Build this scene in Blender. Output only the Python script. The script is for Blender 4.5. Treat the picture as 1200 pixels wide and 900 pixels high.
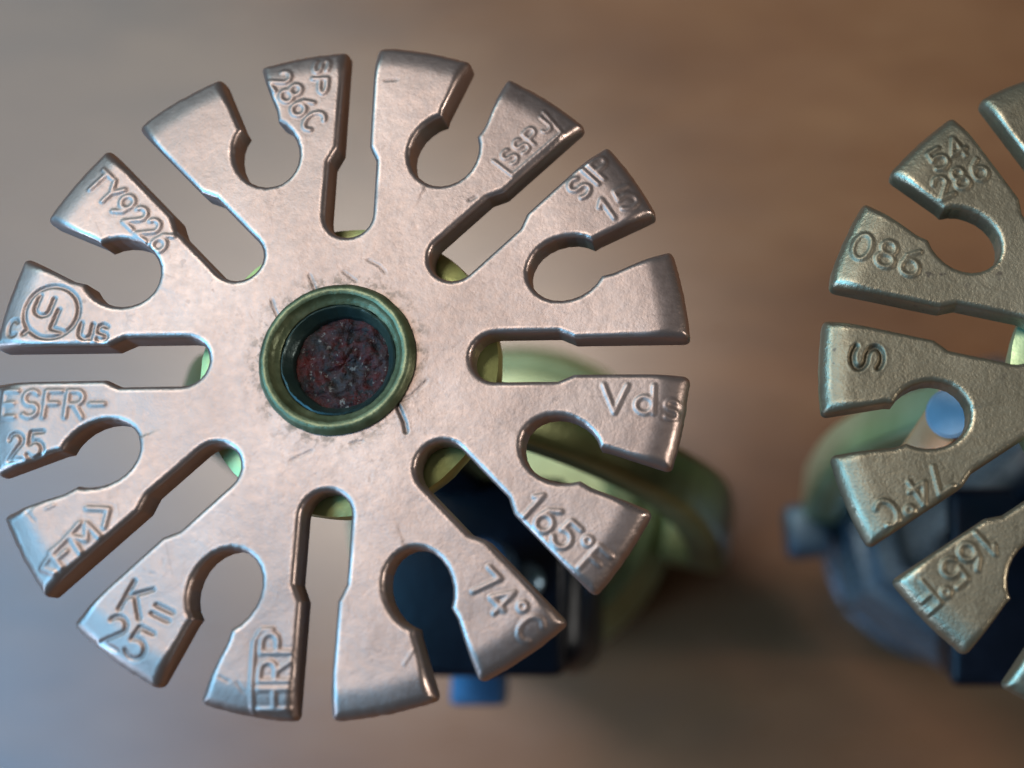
import bpy, bmesh, math, random
import numpy as np
from mathutils import Vector, Matrix, geometry, kdtree, noise

# ------------------------------------------------------------------ scene, camera, light
for o in list(bpy.data.objects):
    bpy.data.objects.remove(o)
scene = bpy.context.scene
COL = scene.collection
S = 0.01                      # everything below is laid out in centimetres

H = 8.2                       # height of the deflector face above the table
RD = 2.2                      # deflector radius
FPX = 1400.0                  # focal length in photo pixels (photo 1200 x 900)
PPX, PPY = 862.0, 456.0       # optical centre: the photograph is a crop
TH = math.radians(14.0)       # camera pitched this far off straight down
DEPTH = 7.46

def ray(px, py):
    x, y, z = (px - PPX) / FPX, -(py - PPY) / FPX, -1.0
    return Vector((x, y * math.cos(TH) - z * math.sin(TH), y * math.sin(TH) + z * math.cos(TH)))

CAM = Vector((0, 0, H)) - ray(396, 421) * DEPTH

def at(px, py, z=H):          # point of the horizontal plane z seen at a photo pixel
    r = ray(px, py)
    return CAM + r * ((z - CAM.z) / r.z)

cam_d = bpy.data.cameras.new('camera')
cam = bpy.data.objects.new('camera', cam_d)
COL.objects.link(cam)
cam.location = CAM * S
cam.rotation_euler = (TH, 0, 0)
cam_d.sensor_width = 36.0
cam_d.lens = FPX / 1200.0 * 36.0
cam_d.shift_x = (600.0 - PPX) / 1200.0
cam_d.shift_y = (PPY - 450.0) / 1200.0
cam_d.clip_start = 0.002
cam_d.clip_end = 50.0
cam_d.dof.use_dof = True
cam_d.dof.focus_distance = 7.62 * S
cam_d.dof.aperture_fstop = 17.0
scene.camera = cam

world = bpy.data.worlds.new('World')
scene.world = world
world.use_nodes = True
bg = world.node_tree.nodes['Background']
bg.inputs['Color'].default_value = (0.90, 0.95, 1.0, 1)
bg.inputs['Strength'].default_value = 0.045

def area(name, loc, target, sx, sy, power, color):
    l = bpy.data.lights.new(name, 'AREA')
    l.shape = 'RECTANGLE'
    l.size, l.size_y = sx, sy
    l.energy = power
    l.color = color
    o = bpy.data.objects.new(name, l)
    COL.objects.link(o)
    o.location = loc
    o.rotation_euler = (Vector(target) - Vector(loc)).to_track_quat('-Z', 'Y').to_euler()
    return o

# metres: a bright ceiling fitting up to the left, a sky-blue window at the left with two added panels,
# a white window to the right
area('ceiling_light', (-0.42, 0.33, 1.25), (0, 0, 0.06), 0.42, 0.42, 8.5, (1.0, 0.91, 0.82))
area('window_light', (-1.00, -0.20, 0.98), (0, 0, 0.08), 0.95, 0.85, 19, (0.16, 0.56, 1.0))
area('far_fill_light', (-0.86, 0.66, 0.98), (0, 0, 0.08), 0.70, 0.85, 5.0, (0.42, 0.82, 1.0))  # extra panel added to cool and brighten the table's far left
area('low_edge_light', (-1.3, -0.85, 0.46), (0, 0, 0.08), 0.5, 0.4, 6.0, (0.46, 0.68, 1.0))  # extra panel added for blue highlights on the front-left edges
area('side_window_light', (1.4, -0.10, 0.60), (0, 0, 0.08), 0.14, 0.26, 5.6, (1.0, 0.95, 0.88))

vs = scene.view_settings
vs.view_transform = 'Standard'
vs.look = 'None'
vs.exposure = 0.0
vs.gamma = 1.0
scene.render.engine = 'CYCLES'

# ------------------------------------------------------------------ helpers
def new_obj(name, mesh, mat=None, parent=None):
    o = bpy.data.objects.new(name, mesh)
    COL.objects.link(o)
    if mat:
        mesh.materials.append(mat)
    if parent:
        o.parent = parent
    return o

def mesh_from(name, verts, faces, smooth=True):
    me = bpy.data.meshes.new(name)
    me.from_pydata([tuple(c * S for c in v) for v in verts], [], faces)
    me.update()
    if smooth:
        me.shade_smooth()
    return me

def bm_mesh(name, bm, angle=None):
    bmesh.ops.recalc_face_normals(bm, faces=bm.faces[:])
    bmesh.ops.scale(bm, vec=(S, S, S), verts=bm.verts[:])
    me = bpy.data.meshes.new(name)
    bm.to_mesh(me)
    bm.free()
    if angle is not None:
        me.shade_smooth()
        me.set_sharp_from_angle(angle=math.radians(angle))
    return me

def box_bm(bm, x0, x1, y0, y1, z0, z1, bev=0.03, seg=2, M=None):
    r = bmesh.ops.create_cube(bm, size=1.0)
    vv = r['verts']
    for v in vv:
        v.co = Vector(((x0 + x1) / 2 + v.co.x * (x1 - x0), (y0 + y1) / 2 + v.co.y * (y1 - y0),
                       (z0 + z1) / 2 + v.co.z * (z1 - z0)))
    ed = list({e for v in vv for e in v.link_edges})
    r2 = bmesh.ops.bevel(bm, geom=ed, offset=bev, segments=seg, affect='EDGES', profile=0.5)
    if M:
        vs_ = {v for f in r2['faces'] for v in f.verts} | {v for v in vv if v.is_valid}
        bmesh.ops.transform(bm, matrix=M, verts=list(vs_))

def lathe(name, prof, n=96, wob=0.0, seed=0, angle=35):
    """prof: list of (r, z). Closed onto the axis where r == 0."""
    verts, faces, rows = [], [], []
    for k, (r, z) in enumerate(prof):
        if r < 1e-6:
            rows.append([len(verts)] * n)
            verts.append((0, 0, z))
            continue
        row = []
        for i in range(n):
            a = 2 * math.pi * i / n
            rr = r
            if wob:
                rr += wob * noise.noise(Vector((math.cos(a) * 6 + seed, math.sin(a) * 6, z * 3)))
                rr += wob * 0.8 * noise.noise(Vector((math.cos(a) * 19 + seed, math.sin(a) * 19, k * .4)))
            row.append(len(verts))
            verts.append((rr * math.cos(a), rr * math.sin(a), z))
        rows.append(row)
    for a, b in zip(rows[:-1], rows[1:]):
        for i in range(n):
            j = (i + 1) % n
            q = [a[i], a[j], b[j], b[i]]
            q2 = []
            for v in q:
                if v not in q2:
                    q2.append(v)
            if len(q2) >= 3:
                faces.append(q2)
    bm = bmesh.new()
    bv = [bm.verts.new(v) for v in verts]
    for f in faces:
        try:
            bm.faces.new([bv[i] for i in f])
        except ValueError:
            pass
    return bm_mesh(name, bm, angle)

# ------------------------------------------------------------------ materials
def nodes(name):
    m = bpy.data.materials.new(name)
    m.use_nodes = True
    nt = m.node_tree
    b = nt.nodes['Principled BSDF']
    return m, nt, b

def tex_noise(nt, scale, detail=4, rough=0.55, vec=None):
    n = nt.nodes.new('ShaderNodeTexNoise')
    n.inputs['Scale'].default_value = scale
    n.inputs['Detail'].default_value = detail
    n.inputs['Roughness'].default_value = rough
    nt.links.new(vec, n.inputs['Vector'])
    return n.outputs['Fac']

def ramp(nt, fac, stops):
    r = nt.nodes.new('ShaderNodeValToRGB')
    e = r.color_ramp.elements
    while len(e) < len(stops):
        e.new(0.5)
    for el, (p, c) in zip(e, stops):
        el.position = p
        el.color = (*c, 1) if len(c) == 3 else c
    nt.links.new(fac, r.inputs['Fac'])
    return r.outputs['Color']

def mixc(nt, fac, a, b, mode='MIX'):
    n = nt.nodes.new('ShaderNodeMix')
    n.data_type = 'RGBA'
    n.blend_type = mode
    for sock, val in ((n.inputs[0], fac), (n.inputs[6], a), (n.inputs[7], b)):
        if hasattr(val, 'links'):
            nt.links.new(val, sock)
        elif isinstance(val, (int, float)):
            sock.default_value = val
        else:
            sock.default_value = (*val, 1)
    return n.outputs[2]

def objcoord(nt):
    t = nt.nodes.new('ShaderNodeTexCoord')
    return t.outputs['Object']

def mapr(nt, fac, a, b):
    n = nt.nodes.new('ShaderNodeMapRange')
    n.inputs['To Min'].default_value = a
    n.inputs['To Max'].default_value = b
    nt.links.new(fac, n.inputs['Value'])
    return n.outputs['Result']

def add_bump(nt, b, fac, strength, dist, prev=None):
    n = nt.nodes.new('ShaderNodeBump')
    n.inputs['Strength'].default_value = strength
    n.inputs['Distance'].default_value = dist
    nt.links.new(fac, n.inputs['Height'])
    if prev:
        nt.links.new(prev, n.inputs['Normal'])
    nt.links.new(n.outputs['Normal'], b.inputs['Normal'])
    return n.outputs['Normal']

def cast_metal(name, c_dark, c_mid, c_light, metallic, r0, r1, grain=1.0, speck=0.35, speck_col=(0.08, 0.06, 0.05)):
    m, nt, b = nodes(name)
    v = objcoord(nt)
    big = tex_noise(nt, 90, 3, .5, v)
    mid = tex_noise(nt, 1900, 4, .65, v)
    fine = tex_noise(nt, 5200, 3, .6, v)
    col = ramp(nt, big, [(.30, c_dark), (.52, c_mid), (.72, c_light)])
    col = mixc(nt, mapr(nt, mid, 0, .55), col, c_light)
    # dark pits and specks of oxide left in the casting skin
    pit = ramp(nt, tex_noise(nt, 1500, 2, .5, v), [(.28, (1, 1, 1)), (.36, (0, 0, 0))])
    area_ = ramp(nt, tex_noise(nt, 110, 2, .5, v), [(.45, (0, 0, 0)), (.65, (1, 1, 1))])
    pm = nt.nodes.new('ShaderNodeMath'); pm.operation = 'MULTIPLY'
    nt.links.new(pit, pm.inputs[0]); nt.links.new(area_, pm.inputs[1])
    ps = nt.nodes.new('ShaderNodeMath'); ps.operation = 'MULTIPLY'
    nt.links.new(pm.outputs[0], ps.inputs[0]); ps.inputs[1].default_value = speck
    col = mixc(nt, ps.outputs[0], col, speck_col)
    # grime packed round the riveted bushing
    ln = nt.nodes.new('ShaderNodeVectorMath'); ln.operation = 'MULTIPLY'; ln.inputs[1].default_value = (1, 1, 0)
    nt.links.new(v, ln.inputs[0])
    le = nt.nodes.new('ShaderNodeVectorMath'); le.operation = 'LENGTH'
    nt.links.new(ln.outputs[0], le.inputs[0])
    gr = nt.nodes.new('ShaderNodeMapRange')
    gr.inputs['From Min'].default_value = .0049; gr.inputs['From Max'].default_value = .0062
    gr.inputs['To Min'].default_value = .72; gr.inputs['To Max'].default_value = 0
    nt.links.new(le.outputs['Value'], gr.inputs['Value'])
    gn = ramp(nt, tex_noise(nt, 1300, 4, .65, v), [(.48, (0, 0, 0)), (.60, (1, 1, 1))])
    gm = nt.nodes.new('ShaderNodeMath'); gm.operation = 'MULTIPLY'
    nt.links.new(gr.outputs[0], gm.inputs[0]); nt.links.new(gn, gm.inputs[1])
    col = mixc(nt, gm.outputs[0], col, (.07, .06, .045))
    # hairline scratches
    wv = nt.nodes.new('ShaderNodeTexVoronoi'); wv.feature = 'DISTANCE_TO_EDGE'
    wv.inputs['Scale'].default_value = 330
    nt.links.new(v, wv.inputs['Vector'])
    hl = ramp(nt, wv.outputs['Distance'], [(.008, (1, 1, 1)), (.028, (0, 0, 0))])
    hm = ramp(nt, tex_noise(nt, 260, 3, .6, v), [(.54, (0, 0, 0)), (.60, (1, 1, 1))])
    hx = nt.nodes.new('ShaderNodeMath'); hx.operation = 'MULTIPLY'
    nt.links.new(hl, hx.inputs[0]); nt.links.new(hm, hx.inputs[1])
    hs = nt.nodes.new('ShaderNodeMath'); hs.operation = 'MULTIPLY'; hs.inputs[1].default_value = .16
    nt.links.new(hx.outputs[0], hs.inputs[0])
    col = mixc(nt, hs.outputs[0], col, tuple(c * .45 for c in c_dark))
    # tarnish and painted shade: darker colour in grooves and beside raised strokes
    at_ = nt.nodes.new('ShaderNodeAttribute'); at_.attribute_name = 'tarnish_shade'
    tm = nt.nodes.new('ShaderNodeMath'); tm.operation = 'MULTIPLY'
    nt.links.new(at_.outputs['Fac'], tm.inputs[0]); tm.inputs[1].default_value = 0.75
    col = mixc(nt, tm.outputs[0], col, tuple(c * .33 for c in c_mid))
    # edges worn smooth, with highlights painted in as a lighter colour
    ed = nt.nodes.new('ShaderNodeAttribute'); ed.attribute_name = 'wear_highlight'
    col = mixc(nt, ed.outputs['Fac'], col, tuple(min(.8, c * 1.25) for c in c_light))
    nt.links.new(col, b.inputs['Base Color'])
    b.inputs['Metallic'].default_value = metallic
    rg = nt.nodes.new('ShaderNodeMix'); rg.data_type = 'FLOAT'
    nt.links.new(ed.outputs['Fac'], rg.inputs[0])
    nt.links.new(mapr(nt, mid, r0, r1), rg.inputs[2]); rg.inputs[3].default_value = .26
    nt.links.new(rg.outputs[0], b.inputs['Roughness'])
    p = add_bump(nt, b, mid, .30 * grain, .00005)
    add_bump(nt, b, fine, .45 * grain, .00003, p)
    return m

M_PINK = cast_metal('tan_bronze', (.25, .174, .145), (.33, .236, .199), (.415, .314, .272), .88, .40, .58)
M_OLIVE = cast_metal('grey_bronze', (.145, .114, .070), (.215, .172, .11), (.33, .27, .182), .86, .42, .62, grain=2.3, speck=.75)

def patina(name, a, b_, c, metallic, r0, r1, sc=150):
    m, nt, b = nodes(name)
    v = objcoord(nt)
    f = tex_noise(nt, sc, 5, .6, v)
    g = tex_noise(nt, sc * 8, 3, .6, v)
    col = ramp(nt, f, [(.30, a), (.5, b_), (.7, c)])
    nt.links.new(col, b.inputs['Base Color'])
    b.inputs['Metallic'].default_value = metallic
    nt.links.new(mapr(nt, g, r0, r1), b.inputs['Roughness'])
    add_bump(nt, b, g, .3, .0001)
    return m

M_RING = patina('green_patina', (.050, .060, .028), (.112, .128, .062), (.215, .225, .12), .5, .28, .48, 420)
M_BRASS = patina('greenish_brass', (.34, .37, .13), (.44, .48, .19), (.54, .58, .28), .6, .28, .42, 120)
M_BODY = patina('pale_green_brass', (.235, .275, .135), (.33, .38, .19), (.42, .475, .26), .35, .30, .42, 120)
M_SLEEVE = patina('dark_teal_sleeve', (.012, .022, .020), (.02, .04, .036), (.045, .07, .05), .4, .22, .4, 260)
M_BRASS_SHADE = patina('shaded_brass', (.11, .118, .042), (.17, .182, .07), (.23, .25, .11), .5, .30, .42, 120)  # darker copy of the frame brass, arm shade put into its colour
M_SAGE = patina('sage_brass', (.28, .36, .18), (.36, .46, .25), (.44, .54, .32), .6, .30, .42, 120)
M_STEEL = patina('blued_steel', (.10, .155, .20), (.17, .24, .30), (.26, .34, .40), .8, .22, .34, 120)
M_LUG = patina('dull_blue_steel', (.06, .095, .13), (.10, .15, .20), (.15, .21, .26), .6, .40, .52, 120)
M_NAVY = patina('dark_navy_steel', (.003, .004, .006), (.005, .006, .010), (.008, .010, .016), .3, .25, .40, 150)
M_WINDOW_REFL = patina('window_reflection', (.22, .30, .37), (.30, .39, .47), (.40, .49, .56), .1, .35, .5, 150)  # window reflection painted as the colour of the added disc
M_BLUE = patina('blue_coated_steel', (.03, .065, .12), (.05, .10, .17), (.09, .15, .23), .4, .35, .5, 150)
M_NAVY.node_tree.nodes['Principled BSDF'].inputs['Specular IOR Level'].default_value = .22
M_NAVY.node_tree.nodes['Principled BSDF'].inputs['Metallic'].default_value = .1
M_WOOD_REFL = patina('wood_reflection', (.74, .24, .08), (.84, .30, .11), (.88, .38, .17), .0, .3, .42, 150)  # reflected wood painted as the colour of the added strip

def crust_mat():
    m, nt, b = nodes('red_crust')
    v = objcoord(nt)
    f = tex_noise(nt, 700, 5, .7, v)
    g = tex_noise(nt, 2300, 3, .6, v)
    h = tex_noise(nt, 360, 3, .6, v)
    col = ramp(nt, f, [(.36, (.006, .003, .003)), (.50, (.038, .003, .002)), (.66, (.085, .006, .004)), (.84, (.12, .028, .016))])
    # bluish grey scale towards one side and scattered pale grains of debris
    col = mixc(nt, ramp(nt, h, [(.50, (0, 0, 0)), (.66, (.8, .8, .8))]), col, (.030, .024, .022))
    col = mixc(nt, ramp(nt, g, [(.60, (0, 0, 0)), (.70, (.9, .9, .9))]), col, (.22, .19, .16))
    col = mixc(nt, ramp(nt, tex_noise(nt, 1500, 3, .6, v), [(.56, (0, 0, 0)), (.64, (1, 1, 1))]), col, (.010, .008, .007))
    nt.links.new(col, b.inputs['Base Color'])
    nt.links.new(mapr(nt, g, .45, .85), b.inputs['Roughness'])
    b.inputs['Specular IOR Level'].default_value = .3
    add_bump(nt, b, f, .8, .0004)
    return m
M_CRUST = crust_mat()

def wood_mat():
    m, nt, b = nodes('varnished_wood')
    v = objcoord(nt)
    mp = nt.nodes.new('ShaderNodeMapping')
    mp.inputs['Scale'].default_value = (1.0, 2.6, 1.0)
    mp.inputs['Rotation'].default_value = (0, 0, math.radians(-8))
    nt.links.new(v, mp.inputs['Vector'])
    f = tex_noise(nt, 22, 6, .6, mp.outputs['Vector'])
    g = tex_noise(nt, 9, 3, .5, v)
    h = tex_noise(nt, 130, 4, .6, mp.outputs['Vector'])
    col = ramp(nt, f, [(.30, (.138, .050, .019)), (.5, (.212, .082, .031)), (.70, (.29, .124, .050))])
    col = mixc(nt, ramp(nt, g, [(.40, (0, 0, 0)), (.62, (.55, .55, .55))]), col, (.265, .098, .042))
    col = mixc(nt, mapr(nt, h, 0, .22), col, (.13, .055, .025))
    nt.links.new(col, b.inputs['Base Color'])
    nt.links.new(mapr(nt, h, .24, .34), b.inputs['Roughness'])
    b.inputs['IOR'].default_value = 1.62
    return m
M_WOOD = wood_mat()

# ------------------------------------------------------------------ the table
bm = bmesh.new()
box_bm(bm, -70, 90, -60, 60, -3.0, 0.0, bev=.3, seg=3)
table = new_obj('tabletop', bm_mesh('tabletop', bm, 40), M_WOOD)
table['kind'] = 'structure'
table['label'] = 'brown varnished wooden tabletop under the sprinkler heads'

# ------------------------------------------------------------------ deflector outline
def round_poly(pts, rad):
    """closed polygon of (x, y) -> polygon with every corner filleted by rad[i]"""
    out, n = [], len(pts)
    for i in range(n):
        p0, p1, p2 = Vector(pts[i - 1]), Vector(pts[i]), Vector(pts[(i + 1) % n])
        d0, d2 = (p0 - p1), (p2 - p1)
        l0, l2 = d0.length, d2.length
        d0.normalize(); d2.normalize()
        ang = d0.angle(d2)
        r = rad[i]
        if r <= 0 or ang > math.radians(176):
            out.append(p1); continue
        t = min(r / math.tan(ang / 2), .48 * l0, .48 * l2)
        a, c = p1 + d0 * t, p1 + d2 * t
        k = 7
        for j in range(k + 1):
            u = j / k
            out.append((1 - u) ** 2 * a + 2 * u * (1 - u) * p1 + u * u * c)
    return out

def resample(pts, step):
    out, n = [], len(pts)
    for i in range(n):
        a, b = pts[i], pts[(i + 1) % n]
        L = (b - a).length
        if L < 1e-7:
            continue
        k = max(1, int(round(L / step)))
        for j in range(k):
            out.append(a.lerp(b, j / k))
    # merge what is too close
    res = [out[0]]
    for p in out[1:]:
        if (p - res[-1]).length > step * .45:
            res.append(p)
    if (res[-1] - res[0]).length < step * .45:
        res.pop()
    return res

LONG_DEV = [.47, -.56, .32, .21, .33, -.97, -.19, -.11]      # where each slot really points, degrees
SHORT_DEV = [.31, -.14, -.26, .16, -.02, .45, -.15, .14]

def outline(a0, rnd, dev):
    """unit-radius deflector: eight deep slots and eight keyhole slots between them"""
    pts, rad = [], []
    def add(a, r, off, fil):
        c, s = math.cos(a), math.sin(a)
        pts.append((r * c - off * s, r * s + off * c)); rad.append(fil)
    for k in range(8):
        a = a0 + k * math.pi / 4 + (math.radians(LONG_DEV[k]) if dev else rnd.uniform(-.006, .006))
        b = a0 + (k + .5) * math.pi / 4 + (math.radians(SHORT_DEV[k]) if dev else rnd.uniform(-.008, .008))
        w1, w2 = .071 + rnd.uniform(-.003, .003), .050 + rnd.uniform(-.003, .003)
        ri = .372 + rnd.uniform(-.006, .006)
        st = .625 + rnd.uniform(-.015, .015)
        # deep slot: semicircular inner end
        tip = rnd.uniform(.992, 1.006)
        for off, inward in ((-1, True), (1, False)):
            seq = [(tip, w2 * 1.0, .032), (st + .045, w2, .02), (st, w1, .02)]
            if inward:
                for r, w, f in seq:
                    add(a, r, off * w, f)
                for j in range(0, 13):
                    q = -math.pi / 2 + math.pi * j / 12
                    add(a, ri + w1 - w1 * math.cos(q), w1 * math.sin(q), 0)
            else:
                for r, w, f in reversed(seq):
                    add(a, r, off * w, f)
        # tip arc to the keyhole slot
        m = .060 + rnd.uniform(-.004, .004)
        ang0 = a + math.asin(w2 / tip); ang1 = b - math.asin(m)
        for j in range(1, 6):
            q = ang0 + (ang1 - ang0) * j / 6
            pts.append((tip * math.cos(q), tip * math.sin(q))); rad.append(0)
        nk = .052 + rnd.uniform(-.004, .004)
        bw = .093 + rnd.uniform(-.005, .005)
        bc = .690 + rnd.uniform(-.006, .006)
        hook = 1 if k in (0, 1, 2, 7) else -1          # shoulder sharp on one side, washed out on the other
        sm = [(.0, .026), (.018, .07)] if hook < 0 else [(.018, .07), (.0, .026)]
        add(b, tip, -m, .034)
        add(b, .815, -nk - sm[0][0], sm[0][1])
        qa = math.asin(min(.9, (nk + sm[0][0] * .9 - .004) / bw)); qb = math.asin(min(.9, (nk + sm[1][0] * .9 - .004) / bw))
        for j in range(0, 21):
            q = qa + (2 * math.pi - qa - qb) * j / 20
            ex = .118 if math.cos(q) > 0 else .108
            add(b, bc + ex * math.cos(q), -bw * math.sin(q), 0)
        add(b, .815, nk + sm[1][0], sm[1][1])
        tip2 = rnd.uniform(.992, 1.006)
        add(b, tip2, m, .034)
        a2 = a0 + (k + 1) * math.pi / 4
        ang0 = b + math.asin(m); ang1 = a2 - math.asin(w2 / tip2)
        for j in range(1, 6):
            q = ang0 + (ang1 - ang0) * j / 6
            pts.append((tip2 * math.cos(q), tip2 * math.sin(q))); rad.append(0)
    poly = round_poly(pts, rad)
    res = resample(poly, .0052)
    # sheared by the press: the cut edge wanders a little
    return [p * (1 + .0016 * noise.noise(Vector((p.x * 38, p.y * 38, 2.0))) + .0009 * noise.noise(Vector((p.x * 110, p.y * 110, 7.0)))) for p in res]

# ------------------------------------------------------------------ stroke lettering
def arc(cx, cy, rx, ry, a0, a1, n=14):
    return [(cx + rx * math.cos(math.radians(a0 + (a1 - a0) * i / n)), cy + ry * math.sin(math.radians(a0 + (a1 - a0) * i / n)))
            for i in range(n + 1)]

GL = {
    '0': (.6, [arc(.3, .5, .28, .5, 0, 360, 22)]),
    '1': (.34, [[(.02, .76), (.2, 1), (.2, 0)]]),
    '2': (.6, [arc(.3, .72, .27, .28, 165, -30, 12) + [(.02, 0), (.6, 0)]]),
    '4': (.62, [[(.45, 0), (.45, 1), (0, .3), (.62, .3)]]),
    '5': (.6, [[(.56, 1), (.1, 1), (.06, .55)] + arc(.27, .32, .31, .32, 125, -150, 14)]),
    '6': (.6, [arc(.3, .3, .28, .3, 0, 360, 18), [(.03, .36), (.12, .72), (.46, 1)]]),
    '7': (.56, [[(0, 1), (.56, 1), (.2, 0)]]),
    '8': (.6, [arc(.3, .75, .23, .25, 0, 360, 16), arc(.3, .26, .28, .26, 0, 360, 18)]),
    '9': (.6, [arc(.3, .7, .28, .3, 0, 360, 18), [(.57, .64), (.48, .28), (.14, 0)]]),
    'A': (.66, [[(0, 0), (.33, 1), (.66, 0)], [(.13, .36), (.53, .36)]]),
    'C': (.64, [arc(.36, .5, .34, .5, 48, 312, 18)]),
    'E': (.54, [[(.54, 1), (0, 1), (0, 0), (.54, 0)], [(0, .52), (.44, .52)]]),
    'F': (.54, [[(.54, 1), (0, 1), (0, 0)], [(0, .52), (.44, .52)]]),
    'H': (.6, [[(0, 0), (0, 1)], [(.6, 0), (.6, 1)], [(0, .5), (.6, .5)]]),
    'I': (.1, [[(.05, 0), (.05, 1)]]),
    'J': (.5, [[(.5, 1), (.5, .25)] + arc(.25, .25, .25, .25, 0, -180, 10)]),
    'K': (.6, [[(0, 0), (0, 1)], [(.56, 1), (0, .42)], [(.2, .6), (.6, 0)]]),
    'L': (.5, [[(0, 1), (0, 0), (.5, 0)]]),
    'M': (.76, [[(0, 0), (.06, 1), (.38, .3), (.7, 1), (.76, 0)]]),
    'P': (.56, [[(0, 0), (0, 1), (.3, 1)] + arc(.3, .74, .26, .26, 90, -90, 10) + [(0, .48)]]),
    'R': (.6, [[(0, 0), (0, 1), (.3, 1)] + arc(.3, .74, .26, .26, 90, -90, 10) + [(0, .48)], [(.28, .48), (.6, 0)]]),
    'S': (.58, [arc(.29, .74, .25, .26, 40, 270, 14) + arc(.29, .25, .27, .25, 90, -140, 14)[1:]]),
    'T': (.6, [[(0, 1), (.6, 1)], [(.3, 1), (.3, 0)]]),
    'U': (.58, [[(0, 1), (0, .3)] + arc(.29, .3, .29, .3, 180, 360, 12) + [(.58, 1)]]),
    'V': (.66, [[(0, 1), (.33, 0), (.66, 1)]]),
    'Y': (.62, [[(0, 1), (.31, .5), (.62, 1)], [(.31, .5), (.31, 0)]]),
    'c': (.5, [arc(.3, .36, .28, .36, 50, 310, 14)]),
    'd': (.52, [arc(.26, .3, .24, .3, 0, 360, 16), [(.51, 1), (.51, 0)]]),
    'u': (.5, [[(0, .7), (0, .25)] + arc(.25, .25, .25, .25, 180, 360, 10) + [(.5, .7)], [(.5, .25), (.5, 0)]]),
    's': (.46, [arc(.23, .53, .2, .18, 40, 270, 12) + arc(.23, .175, .22, .175, 90, -140, 12)[1:]]),
    '°': (.3, [arc(.15, .86, .14, .14, 0, 360, 12)]),
    '-': (.5, [[(.02, .5), (.5, .5)]]),
    '=': (.5, [[(0, .62), (.5, .62)], [(0, .32), (.5, .32)]]),
    '<': (.5, [[(.5, 1.1), (0, .5), (.5, -.1)]]),
    '>': (.5, [[(0, 1.1), (.5, .5), (0, -.1)]]),
    ' ': (.3, []),
    '/': (.4, [[(0, 0), (.4, 1)]]),
    '|': (.1, [[(.05, -.1), (.05, 1.1)]]),
}

class Relief:
    """one piece of stamped writing: strokes in deflector coordinates (unit radius)"""
    def __init__(self, name, height, width, label=None, tarnish_shade=0.0):
        self.name, self.h, self.w, self.label, self.t = name, height, width, label, tarnish_shade
        self.segs = []
    def path(self, pts):
        self.segs.append([Vector(p) for p in pts])
    def samples(self):
        out = []
        for s in self.segs:
            for a, b in zip(s[:-1], s[1:]):
                k = max(1, int((b - a).length / .003))
                for j in range(k):
                    out.append(a.lerp(b, j / k))
            out.append(s[-1])
        return out

def lettering(C):
    """writers bound to a deflector whose centre is C (cm): photo pixel -> unit-disc point"""
    def P(px, py):
        q = at(px, py)
        return Vector(((q.x - C.x) / RD, (q.y - C.y) / RD))
    def write(rel, text, p0, p1, cap, flip=1, gap=.16):
        """text centred between pixels p0 -> p1 (mid-height line), cap height in pixels"""
        a, b = P(*p0), P(*p1)
        L = (b - a).length
        d = (b - a).normalized()
        u = Vector((-d.y, d.x)) * flip
        ch = cap / 400.0
        tot = sum(GL[c][0] for c in text) + gap * 1.4 * (len(text) - 1)
        sx = L / tot
        x = 0.0
        for c in text:
            w, strokes = GL[c]
            for st in strokes:
                rel.path([a + d * ((x + q[0]) * sx) + u * ((q[1] - .5) * ch) for q in st])
            x += w + gap * 1.4
        return rel
    def line(rel, *pp):
        rel.path([P(*p) for p in pp])
        return rel
    def ring(rel, c, r):
        cc = P(*c)
        rel.path([cc + Vector((math.cos(t), math.sin(t))) * (r / 400.0) for t in np.linspace(0, 2 * math.pi, 40)])
        return rel
    return P, write, line, ring

# ------------------------------------------------------------------ deflector
def smooth01(x):
    x = np.clip(x, 0, 1)
    return x * x * (3 - 2 * x)

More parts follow.
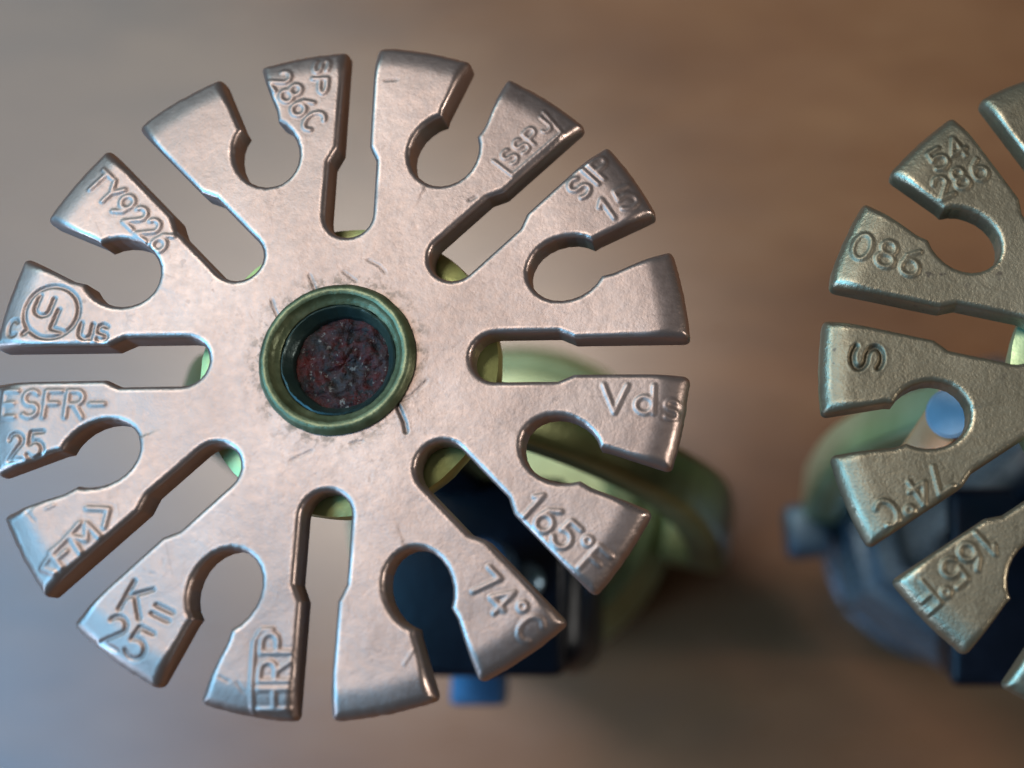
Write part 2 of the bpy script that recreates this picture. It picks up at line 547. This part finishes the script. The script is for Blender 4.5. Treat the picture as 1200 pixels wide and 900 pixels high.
def make_deflector(parent, C, a0, mat, reliefs, marks, seed):
    rnd = random.Random(seed)
    out = outline(a0, rnd, seed == 11)
    nb = len(out)
    # inner collar of points just inside the edge keeps the rolled edge even
    tang = [(out[(i + 1) % nb] - out[i - 1]).normalized() for i in range(nb)]
    kd = kdtree.KDTree(nb)
    for i, p in enumerate(out):
        kd.insert((p.x, p.y, 0), i)
    kd.balance()
    # orientation
    A = sum(out[i].x * out[(i + 1) % nb].y - out[(i + 1) % nb].x * out[i].y for i in range(nb))
    sg = 1.0 if A > 0 else -1.0
    pts = list(out)
    for dd in (.0022, .0062):
        for i in range(0, nb):
            q = out[i] + Vector((-tang[i].y, tang[i].x)) * sg * dd
            if kd.find((q.x, q.y, 0))[2] > dd * .9:
                pts.append(q)
    # hexagonal grid of interior points, fine enough to carry the lettering
    sp = .0056
    gx = np.arange(-1.02, 1.02, sp)
    gy = np.arange(-1.02, 1.02, sp * .866)
    X, Y = np.meshgrid(gx, gy)
    X = X + (np.arange(len(gy)) % 2)[:, None] * sp * .5
    P2 = np.stack([X.ravel(), Y.ravel()], 1)
    # point in polygon, by scan-line crossings
    ox = np.array([p.x for p in out]); oy = np.array([p.y for p in out])
    inside = np.zeros(len(P2), bool)
    for i in range(nb):
        j = (i + 1) % nb
        if oy[i] == oy[j]:
            continue
        lo, hi = min(oy[i], oy[j]), max(oy[i], oy[j])
        r0 = np.searchsorted(gy, lo, 'left'); r1 = np.searchsorted(gy, hi, 'left')
        for r in range(r0, r1):
            xi = ox[i] + (gy[r] - oy[i]) / (oy[j] - oy[i]) * (ox[j] - ox[i])
            s = slice(r * len(gx), (r + 1) * len(gx))
            inside[s] ^= P2[s, 0] < xi
    rr = np.hypot(P2[:, 0], P2[:, 1])
    for x, y in P2[inside & (rr > .19)]:
        if kd.find((x, y, 0))[2] > .0085:
            pts.append(Vector((x, y)))
    hole = [Vector((.185 * math.cos(t), .185 * math.sin(t))) for t in np.linspace(0, 2 * math.pi, 90)[:-1]]
    nh0 = len(pts)
    pts += hole
    edges = [(i, (i + 1) % nb) for i in range(nb)] + [(nh0 + i, nh0 + (i + 1) % 89) for i in range(89)]
    v2, _, f2, ov, _, _ = geometry.delaunay_2d_cdt(pts, edges, [], 0, 1e-6)
    V = np.array([(p.x, p.y) for p in v2])
    # keep triangles inside the plate
    F = np.array([f for f in f2 if len(f) == 3])
    cen = V[F].mean(axis=1)
    def inpoly(c):
        res = np.zeros(len(c), bool)
        order = np.argsort(c[:, 1]); cy = c[order, 1]
        flags = np.zeros(len(c), bool)
        for i in range(nb):
            j = (i + 1) % nb
            if oy[i] == oy[j]:
                continue
            lo, hi = min(oy[i], oy[j]), max(oy[i], oy[j])
            k0, k1 = np.searchsorted(cy, lo, 'left'), np.searchsorted(cy, hi, 'left')
            if k1 > k0:
                xi = ox[i] + (cy[k0:k1] - oy[i]) / (oy[j] - oy[i]) * (ox[j] - ox[i])
                flags[k0:k1] ^= c[order[k0:k1], 0] < xi
        res[order] = flags
        return res
    F = F[inpoly(cen) & (np.hypot(cen[:, 0], cen[:, 1]) > .183)]
    d1 = V[F[:, 1]] - V[F[:, 0]]; d2 = V[F[:, 2]] - V[F[:, 0]]
    neg = (d1[:, 0] * d2[:, 1] - d1[:, 1] * d2[:, 0]) < 0
    F[neg] = F[neg][:, ::-1]
    # boundary loop (directed edges used once)
    cnt = {}
    for a, b, c in F:
        for e in ((a, b), (b, c), (c, a)):
            cnt[e] = 1
    bound = [e for e in cnt if (e[1], e[0]) not in cnt]
    bset = {a for a, b in bound} | {b for a, b in bound}
    # heights (cm)
    dist = np.array([kd.find((x, y, 0))[2] for x, y in V])
    for i in bset:
        dist[i] = 0
    R = np.hypot(V[:, 0], V[:, 1])
    bev = .0165 + .013 * smooth01((R - .86) / .12)
    t = np.clip(1 - dist / bev, 0, 1)
    z = -bev * RD * (1 - np.sqrt(np.clip(1 - t * t, 0, 1)))
    z -= .054 * smooth01((R - .90) / .11) ** 1.4                 # tips rolled over by the press
    z[R < .3] += 0
    nz = np.array([noise.noise(Vector((x * 9 + seed, y * 9, 3))) * .0030 + noise.noise(Vector((x * 30, y * 30 + seed, 9))) * .0007
                   + noise.noise(Vector((x * 75, y * 75 + seed, 5))) * .0004 for x, y in V])
    z += nz
    # each tooth is bent by a hair
    bend = [rnd.uniform(-.035, .03) for _ in range(16)]
    sect = (np.floor((np.arctan2(V[:, 1], V[:, 0]) - a0) / (math.pi / 8)).astype(int)) % 16
    z += np.array(bend)[sect] * smooth01((R - .45) / .55)
    wear_highlight = np.clip(1 - np.abs(dist - .45 * bev) / (.75 * bev), 0, 1) ** .7
    wear_highlight *= np.clip(.75 + 1.1 * np.array([noise.noise(Vector((x * 11 + 4, y * 11, seed))) for x, y in V]), 0, 1)
    region = np.zeros(len(V), int)
    tarn_shade = np.zeros(len(V))
    for n, rel in enumerate(reliefs + marks):
        sm = rel.samples()
        kk = kdtree.KDTree(len(sm))
        for i, p in enumerate(sm):
            kk.insert((p.x, p.y, 0), i)
        kk.balance()
        sx = np.array([p.x for p in sm]); sy = np.array([p.y for p in sm])
        m = rel.w * 3.2
        box = np.where((V[:, 0] > sx.min() - m) & (V[:, 0] < sx.max() + m) & (V[:, 1] > sy.min() - m) & (V[:, 1] < sy.max() + m))[0]
        for i in box:
            q = kk.find((V[i, 0], V[i, 1], 0))[2]
            if q < m:
                fall = smooth01(dist[i] / .008)
                e = math.exp(-(q / rel.w) ** 4)
                # a stamped stroke throws up (or sinks) a faint lip at its side
                lip = math.exp(-((q - 1.75 * rel.w) / (.6 * rel.w)) ** 2)
                z[i] += fall * rel.h * (e - .14 * lip)
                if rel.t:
                    tarn_shade[i] = max(tarn_shade[i], rel.t * (lip if rel.h > 0 else e) * fall)
                if n < len(reliefs) and q < rel.w * 2.2:
                    region[i] = n + 1
    verts = [(V[i, 0] * RD, V[i, 1] * RD, z[i]) for i in range(len(V))]
    faces = [tuple(int(c) for c in f) for f in F]
    reg = [0] * len(faces)
    for k, f in enumerate(faces):
        r = region[list(f)]
        if r.min() > 0 and r.min() == r.max():
            reg[k] = int(r[0])
    # walls and underside
    TK = .18
    low, low2 = {}, {}
    for i in bset:
        x, y = V[i]
        zz = z[i]
        low[i] = len(verts); verts.append((x * RD, y * RD, min(-.125, zz - .02)))
        low2[i] = len(verts); verts.append((x * RD, y * RD, -TK))
    for a, b in bound:
        a, b = int(a), int(b)
        faces.append((b, a, low[a], low[b])); reg.append(0)
        faces.append((low[b], low[a], low2[a], low2[b])); reg.append(0)
    obl = geometry.delaunay_2d_cdt([Vector((p.x, p.y)) for p in out] + hole,
                                   [(i, (i + 1) % nb) for i in range(nb)] + [(nb + i, nb + (i + 1) % 89) for i in range(89)], [], 0, 1e-6)
    bv = np.array([(p.x, p.y) for p in obl[0]])
    bf = np.array([f for f in obl[2] if len(f) == 3])
    bc = bv[bf].mean(axis=1)
    bf = bf[inpoly(bc) & (np.hypot(bc[:, 0], bc[:, 1]) > .183)]
    base = len(verts)
    verts += [(x * RD, y * RD, -TK) for x, y in bv]
    for a, b, c in bf:
        u = bv[b] - bv[a]; w = bv[c] - bv[a]
        if u[0] * w[1] - u[1] * w[0] > 0:
            a, b, c = c, b, a
        faces.append((base + int(a), base + int(b), base + int(c))); reg.append(0)
    full = mesh_from('full', verts, faces)
    nor = np.zeros(len(verts) * 3)
    full.vertex_normals.foreach_get('vector', nor)
    nor = nor.reshape(-1, 3)
    bpy.data.meshes.remove(full)
    tarn_shade = np.concatenate([tarn_shade, np.zeros(len(verts) - len(tarn_shade))])
    wear_highlight = np.concatenate([wear_highlight, np.zeros(len(verts) - len(wear_highlight))])
    reg = np.array(reg)
    root = None
    for k in range(0, len(reliefs) + 1):
        fs = [faces[i] for i in np.where(reg == k)[0]]
        if not fs:
            continue
        used = sorted({v for f in fs for v in f})
        idx = {v: i for i, v in enumerate(used)}
        nm = 'deflector' if k == 0 else reliefs[k - 1].name
        me = mesh_from(nm, [verts[v] for v in used], [tuple(idx[v] for v in f) for f in fs])
        att = me.attributes.new('tarnish_shade', 'FLOAT', 'POINT')
        att.data.foreach_set('value', tarn_shade[used].astype(np.float32))
        att = me.attributes.new('wear_highlight', 'FLOAT', 'POINT')
        att.data.foreach_set('value', wear_highlight[used].astype(np.float32))
        me.normals_split_custom_set_from_vertices([tuple(nor[v]) for v in used])
        o = new_obj(nm, me, mat, parent if k == 0 else root)
        if k == 0:
            o.location = (0, 0, H * S)
            root = o
        elif reliefs[k - 1].label:
            o['label'] = reliefs[k - 1].label
    return root

# ------------------------------------------------------------------ the rest of a sprinkler head
def sweep_bar(path, normal_axis_w):
    """flat bar swept along (r, z, half_width, half_thickness) points in the XZ plane"""
    bm = bmesh.new()
    rows = []
    n = len(path)
    dense = []
    for i in range(n - 1):
        p0 = path[max(i - 1, 0)]; p1 = path[i]; p2 = path[i + 1]; p3 = path[min(i + 2, n - 1)]
        for j in range(8):
            u = j / 8
            dense.append([0.5 * ((2 * b) + (-a + c) * u + (2 * a - 5 * b + 4 * c - d) * u * u + (-a + 3 * b - 3 * c + d) * u ** 3)
                          for a, b, c, d in zip(p0, p1, p2, p3)])
    dense.append(list(path[-1]))
    for i, (r, z, hw, ht) in enumerate(dense):
        a = dense[max(i - 1, 0)]; b = dense[min(i + 1, len(dense) - 1)]
        t = Vector((b[0] - a[0], 0, b[1] - a[1])).normalized()
        nrm = Vector((-t.z, 0, t.x))
        row = []
        for k in range(20):                      # rounded-rectangle section
            q = 2 * math.pi * k / 20
            cx, sy = math.cos(q), math.sin(q)
            ex = math.copysign(abs(cx) ** .45, cx) * hw
            ey = math.copysign(abs(sy) ** .45, sy) * ht
            c = Vector((r, 0, z)) + Vector((0, 1, 0)) * ex + nrm * ey
            row.append(bm.verts.new(c))
        rows.append(row)
    for a, b in zip(rows[:-1], rows[1:]):
        for k in range(20):
            bm.faces.new((a[k], a[(k + 1) % 20], b[(k + 1) % 20], b[k]))
    bm.faces.new(rows[0]); bm.faces.new(rows[-1][::-1])
    return bm

FZ = 2.5        # top of the wrench flange

def build_sprinkler(C, label, arm_ang, m_def, m_frame, m_arm, m_flange, m_lug, arm_k, arm_w, flange_sides, tab, flange_rot, a0, reliefs, marks, seed, extras):
    root = bpy.data.objects.new('fire_sprinkler', None)
    COL.objects.link(root)
    root.location = (C.x * S, C.y * S, 0)
    root['label'] = label
    root['category'] = 'sprinkler head'
    root['group'] = 'sprinkler heads standing on the table'
    make_deflector(root, C, a0, m_def, reliefs, marks, seed)

    # riveted bushing in the middle of the deflector
    z = H
    prof = [(.405, z - .22), (.425, z - .01), (.478, z + .002), (.488, z + .014), (.478, z + .030), (.468, z + .052), (.452, z + .063), (.432, z + .064),
            (.414, z + .056), (.402, z + .034), (.386, z + .018), (.374, z + .014), (.362, z + .002), (.356, z - .06)]
    ring = new_obj('bushing', lathe('bushing', prof, 180, .003, seed), M_RING, root)
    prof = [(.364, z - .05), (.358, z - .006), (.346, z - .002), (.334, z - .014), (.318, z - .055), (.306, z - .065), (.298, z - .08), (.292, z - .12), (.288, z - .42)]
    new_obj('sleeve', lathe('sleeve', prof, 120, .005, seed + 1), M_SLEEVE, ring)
    # crusted plug deep in the bore
    verts, faces = [], []
    nr, na = 26, 72
    for i in range(nr + 1):
        r = .31 * i / nr
        for j in range(na):
            q = 2 * math.pi * j / na
            x, y = r * math.cos(q), r * math.sin(q)
            h = noise.noise(Vector((x * 9, y * 9, seed))) * .03 + noise.noise(Vector((x * 26, y * 26, seed + 4))) * .022 + noise.noise(Vector((x * 60, y * 60, seed + 4))) * .012
            verts.append((x, y, z - .105 + h * min(1, (1.02 - r / .31) * 6)))
    for i in range(nr):
        for j in range(na):
            k = (j + 1) % na
            faces.append((i * na + j, (i + 1) * na + j, (i + 1) * na + k, i * na + k))
    crust = new_obj('crusted_plug', mesh_from('crusted_plug', verts, faces), M_CRUST, ring)

    # knuckle under the deflector where the two frame arms meet
    prof = [(.40, z - .5), (.44, z - .212), (.86, z - .212), (.955, z - .235), (.965, z - .28), (.955, z - .40), (.88, z - .46), (.74, z - .62), (.62, z - .95), (.5, z - 1.25), (0, z - 1.3)]
    new_obj('frame_knuckle', lathe('frame_knuckle', prof, 96, .006, seed + 3, 40), m_frame, root)
    path = [(.45, z - .62, .22, .20), (.95, z - .95, .22, .20), (1.55, z - 1.6, .25, .20), (2.05, z - 2.7, .30, .20), (2.30, z - 4.1, .40, .20), (2.34, FZ - .15, .50, .22)]
    path = [(r * (1 + (arm_k - 1) * min(1, max(0, (r - .6) / .8))), zz, w * arm_w, t) for r, zz, w, t in path]
    for k in range(2):
        me = bm_mesh('frame_arm', sweep_bar(path, 0), 50)
        o = new_obj('frame_arm', me, m_arm, root)
        o.rotation_euler = (0, 0, arm_ang + k * math.pi)
    # wrench flange with its boss, the two lugs and the orifice seat
    n = flange_sides
    bm = bmesh.new()
    def ringv(rad, zz, rot):
        if n > 20:
            return [bm.verts.new((rad * math.cos(rot + 2 * math.pi * i / n), rad * math.sin(rot + 2 * math.pi * i / n), zz)) for i in range(n)]
        return [bm.verts.new((rad * math.cos(rot + 2 * math.pi * i / n), rad * math.sin(rot + 2 * math.pi * i / n), zz)) for i in range(n)]
    prof = [(1.60, FZ - .95), (1.80, FZ - .88), (1.82, FZ - .34), (1.60, FZ - .02), (1.50, FZ), (1.38, FZ + .12), (1.16, FZ + .14), (1.05, FZ - .02), (.7, FZ - .05)]
    rows = [ringv(r, zz, flange_rot) for r, zz in prof]
    for a, b in zip(rows[:-1], rows[1:]):
        for i in range(n):
            j = (i + 1) % n
            bm.faces.new((a[i], a[j], b[j], b[i]))
    bm.faces.new(rows[-1]); bm.faces.new(rows[0][::-1])
    new_obj('wrench_flange', bm_mesh('wrench_flange', bm, 30), m_flange, root)
    for k in range(2):
        bm = bmesh.new()
        box_bm(bm, 1.70, 2.50 * (.5 + .5 * arm_k), -.50 * arm_w ** 1.7, .50 * arm_w ** 1.7, FZ - .62, FZ - .08, .10, 3)
        o = new_obj('frame_lug', bm_mesh('frame_lug', bm, 40), m_lug, root)
        o.rotation_euler = (0, 0, arm_ang + (.22 if extras else 0) + k * math.pi)
    # threaded inlet that the head stands on
    prof = [(0, FZ - .95), (1.58, FZ - .95)]
    zz = FZ - 1.0
    k = 0
    while zz > .12:
        prof += [(1.66 - .02 * k / 4, zz), (1.56 - .02 * k / 4, zz - .11)]
        zz -= .22; k += 1
    prof += [(1.5, .0), (0, .0)]
    new_obj('threaded_inlet', lathe('threaded_inlet', prof, 72, 0, 0, 25), m_flange, root)
    # release linkage between knuckle and flange, on the near side
    bm = bmesh.new()
    box_bm(bm, -.30, .30, -.34, .10, FZ + .05, z - 1.2, .08, 2)
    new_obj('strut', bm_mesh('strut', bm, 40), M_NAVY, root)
    bm = bmesh.new()
    T = Matrix.Translation((0, 0, z - 3.2)) @ Matrix.Rotation(math.radians(9), 4, 'X')
    box_bm(bm, -.86, 1.00, -1.92, -.2, -.10, .10, .09, 3, T)
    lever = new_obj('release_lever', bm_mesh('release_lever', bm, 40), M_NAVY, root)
    if tab is not None:
        bm = bmesh.new()
        box_bm(bm, tab - .52, tab, -2.16, -1.2, z - 4.9, z - 4.6, .06, 2)
        new_obj('link_tab', bm_mesh('link_tab', bm, 40), M_BLUE, root)
    bm = bmesh.new()
    box_bm(bm, -.72, 1.16, -1.86, -.3, z - 5.2, z - 3.5, .28, 4)
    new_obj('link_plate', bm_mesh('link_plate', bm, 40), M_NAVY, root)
    prof = [(0, 0), (.18, 0), (.21, -.03), (.21, -.45), (0, -.45)]
    b1 = new_obj('adjusting_screw', lathe('adjusting_screw', prof, 32, 0, 0, 40), M_BLUE, root)
    b1.location = (.42 * S, -1.0 * S, (z - 2.6) * S)
    b2 = new_obj('rivet', lathe('rivet', [(0, .08), (.10, .07), (.16, .02), (.17, 0), (0, 0)], 28, 0, 0, 60), M_STEEL, lever)
    b2.location = (.66 * S, -1.1 * S, (z - 3.24) * S)
    if extras:  # added strip and disc standing in for reflections in the polished arm
        q = at(1084, 526, z - .94) - C
        bm = bmesh.new()
        box_bm(bm, -.52, .52, -.15, .15, -.04, .04, .03, 2)
        o = new_obj('reflection_strip', bm_mesh('reflection_strip', bm, 40), M_WOOD_REFL, root)
        o.location = (q.x * S, q.y * S, (z - .94) * S)
        o.rotation_euler = (Matrix.Rotation(math.radians(-24), 3, 'Y') @ Matrix.Rotation(math.radians(53), 3, 'Z')).to_euler()
        q = at(1114, 484, z - .74) - C
        d = new_obj('reflection_disc', lathe('reflection_disc', [(0, .02), (.15, .018), (.172, 0), (.165, -.30), (0, -.32)], 32, 0, 0, 20), M_WINDOW_REFL, root)
        d.location = (q.x * S, q.y * S, (z - .74) * S)
        d.rotation_euler = (math.radians(6), math.radians(-20), 0)
    return root

# ------------------------------------------------------------------ head on the left
C1 = Vector((0, 0, H))
P, write, line, ringm = lettering(C1)
UP, DN, W = .0076, -.010, .0068
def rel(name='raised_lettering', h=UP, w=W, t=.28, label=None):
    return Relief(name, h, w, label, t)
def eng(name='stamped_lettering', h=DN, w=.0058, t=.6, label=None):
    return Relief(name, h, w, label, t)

L1 = []
r = rel(label='raised part number on a tooth'); write(r, 'TY9226', (112, 209), (196, 289), 27); L1.append(r)
r = eng('listing_mark', label='stamped letters in a ring between small letters c and us')
ringm(r, (61, 366), 31)
write(r, 'U', (44, 357), (60, 361), 23); write(r, 'L', (65, 374), (79, 378), 23)
write(r, 'c', (9, 380), (20, 381), 26); write(r, 'us', (95, 384), (127, 387), 25)
line(r, (27, 392), (33, 386), (42, 392)); L1.append(r)
r = rel(label='raised letters ESFR'); write(r, 'ESFR-', (-2, 472), (121, 473), 30); L1.append(r)
r = eng(label='stamped 25 under ESFR'); write(r, '25', (5, 523), (48, 520), 30); L1.append(r)
r = rel('approval_mark', label='raised letters in a pointed frame')
write(r, 'FM', (68, 657), (112, 621), 22)
line(r, (66, 672), (49, 667), (96, 613)); line(r, (104, 596), (129, 597), (124, 618)); L1.append(r)
r = eng(label='stamped K= 25'); write(r, 'K=', (147, 697), (199, 722), 33); write(r, '25', (121, 735), (170, 760), 33); L1.append(r)
r = rel('raised_lettering', label='raised letters set across a tooth')
write(r, 'HRP', (318, 832), (325, 742), 34)
line(r, (291, 840), (297, 752), (306, 738), (318, 738)); L1.append(r)
r = rel(label='raised temperature 74 degrees C'); write(r, '74°C', (561, 676), (628, 744), 30); L1.append(r)
r = rel(label='raised temperature 165 degrees F'); write(r, '165°F', (620, 588), (704, 664), 31); L1.append(r)
r = rel(label='raised letters V d s'); write(r, 'Vd', (706, 466), (766, 467), 32); write(r, 's', (779, 473), (795, 474), 30); L1.append(r)
r = rel(label='raised letters near a tooth tip'); write(r, 'SIP', (672, 228), (712, 190), 26); write(r, '15', (706, 250), (744, 226), 28); L1.append(r)
r = rel('raised_lettering', UP * .8, .005, label='small raised letters in a framed box')
write(r, 'SSPJ', (592, 188), (640, 142), 20)
line(r, (578, 188), (600, 205)); line(r, (600, 205), (658, 154)); line(r, (636, 128), (658, 154)); L1.append(r)
r = rel(label='raised figures at a tooth tip'); write(r, '286C', (322, 86), (372, 147), 27); write(r, 'SP', (376, 66), (373, 108), 18); L1.append(r)

K1 = []
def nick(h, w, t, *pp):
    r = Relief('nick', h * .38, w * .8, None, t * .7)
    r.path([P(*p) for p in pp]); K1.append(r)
nick(-.035, .007, .9, (465, 474), (474, 494), (476, 506))
nick(-.012, .004, .7, (462, 474), (484, 462), (500, 446))
nick(-.016, .004, .8, (318, 352), (326, 372)); nick(-.014, .004, .7, (362, 322), (371, 342)); nick(-.012, .004, .6, (402, 318), (418, 330))
nick(-.012, .004, .6, (430, 304), (446, 312), (452, 320)); nick(-.012, .005, .8, (452, 96), (466, 95))
nick(.012, .004, 0, (474, 778), (484, 762)); nick(-.01, .004, .7, (34, 600), (44, 612)); nick(-.012, .005, .7, (32, 603), (40, 597))
nick(-.012, .004, .6, (410, 520), (425, 517)); nick(-.010, .004, .5, (340, 540), (366, 528)); nick(-.012, .006, .7, (550, 234), (558, 230))
nick(.012, .005, 0, (56, 597), (66, 592)); nick(-.010, .0045, .6, (256, 793), (266, 799)); nick(-.010, .004, .5, (276, 800), (284, 812))
rn = random.Random(5)
for _ in range(26):
    q = rn.uniform(0, 6.28); rr = rn.uniform(.24, .36) if _ < 16 else rn.uniform(.4, .95)
    x, y = 396 + 400 * rr * math.cos(q), 421 + 392 * rr * math.sin(q)
    b = q + rn.uniform(-1.3, 1.3); l = rn.uniform(2, 12)
    nick(-rn.uniform(.002, .006), .0030, rn.uniform(.2, .5), (x, y), (x + l * math.cos(b), y + l * math.sin(b)))

build_sprinkler(C1, 'tan bronze sprinkler head with round body, whole toothed deflector in view', math.radians(-9), M_PINK, M_BRASS, M_BRASS_SHADE, M_BODY, M_BRASS_SHADE, .96, .85, 64, .26, 0,
                math.radians(.42), L1, K1, 11, False)

# ------------------------------------------------------------------ head on the right, cut by the photo's edge
C2 = at(1373, 436)
P, write, line, ringm = lettering(C2)
L2 = []
r = eng(label='stamped letter S', h=-.026, w=.0075, t=.9); write(r, 'S', (1018, 404), (1014, 434), 34); L2.append(r)
r = rel(label='raised figures 086', h=.0115); write(r, '086', (1000, 286), (1078, 312), 32); L2.append(r)
r = rel(label='raised figures in two rows on a tooth', h=.0115); write(r, '54', (1092, 192), (1128, 170), 26); write(r, '286', (1096, 224), (1154, 196), 26); L2.append(r)
r = rel(label='raised temperature 74 degrees C', h=.0115); write(r, '74°C', (1108, 556), (1032, 606), 30); L2.append(r)
r = rel(label='raised temperature 165 degrees F', h=.0115); write(r, '165°F', (1160, 632), (1078, 706), 30); L2.append(r)
K2 = []
K1 = K2
rn = random.Random(9)
for _ in range(26):
    q = rn.uniform(1.6, 4.6); rr = rn.uniform(.3, .97)
    x, y = 1365 + 400 * rr * math.cos(q), 435 - 392 * rr * math.sin(q)
    b = rn.uniform(0, 6.28); l = rn.uniform(2, 9)
    nick(-rn.uniform(.004, .012), .0038, rn.uniform(.2, .6), (x, y), (x + l * math.cos(b), y + l * math.sin(b)))
build_sprinkler(C2, 'grey olive sprinkler head with octagonal blued body, cut off by the right photo edge', math.radians(-6), M_OLIVE, M_SAGE, M_SAGE, M_STEEL, M_LUG, .75, .72, 8, None, math.radians(22.5 + 12),
                math.radians(-12.3), L2, K2, 23, True)
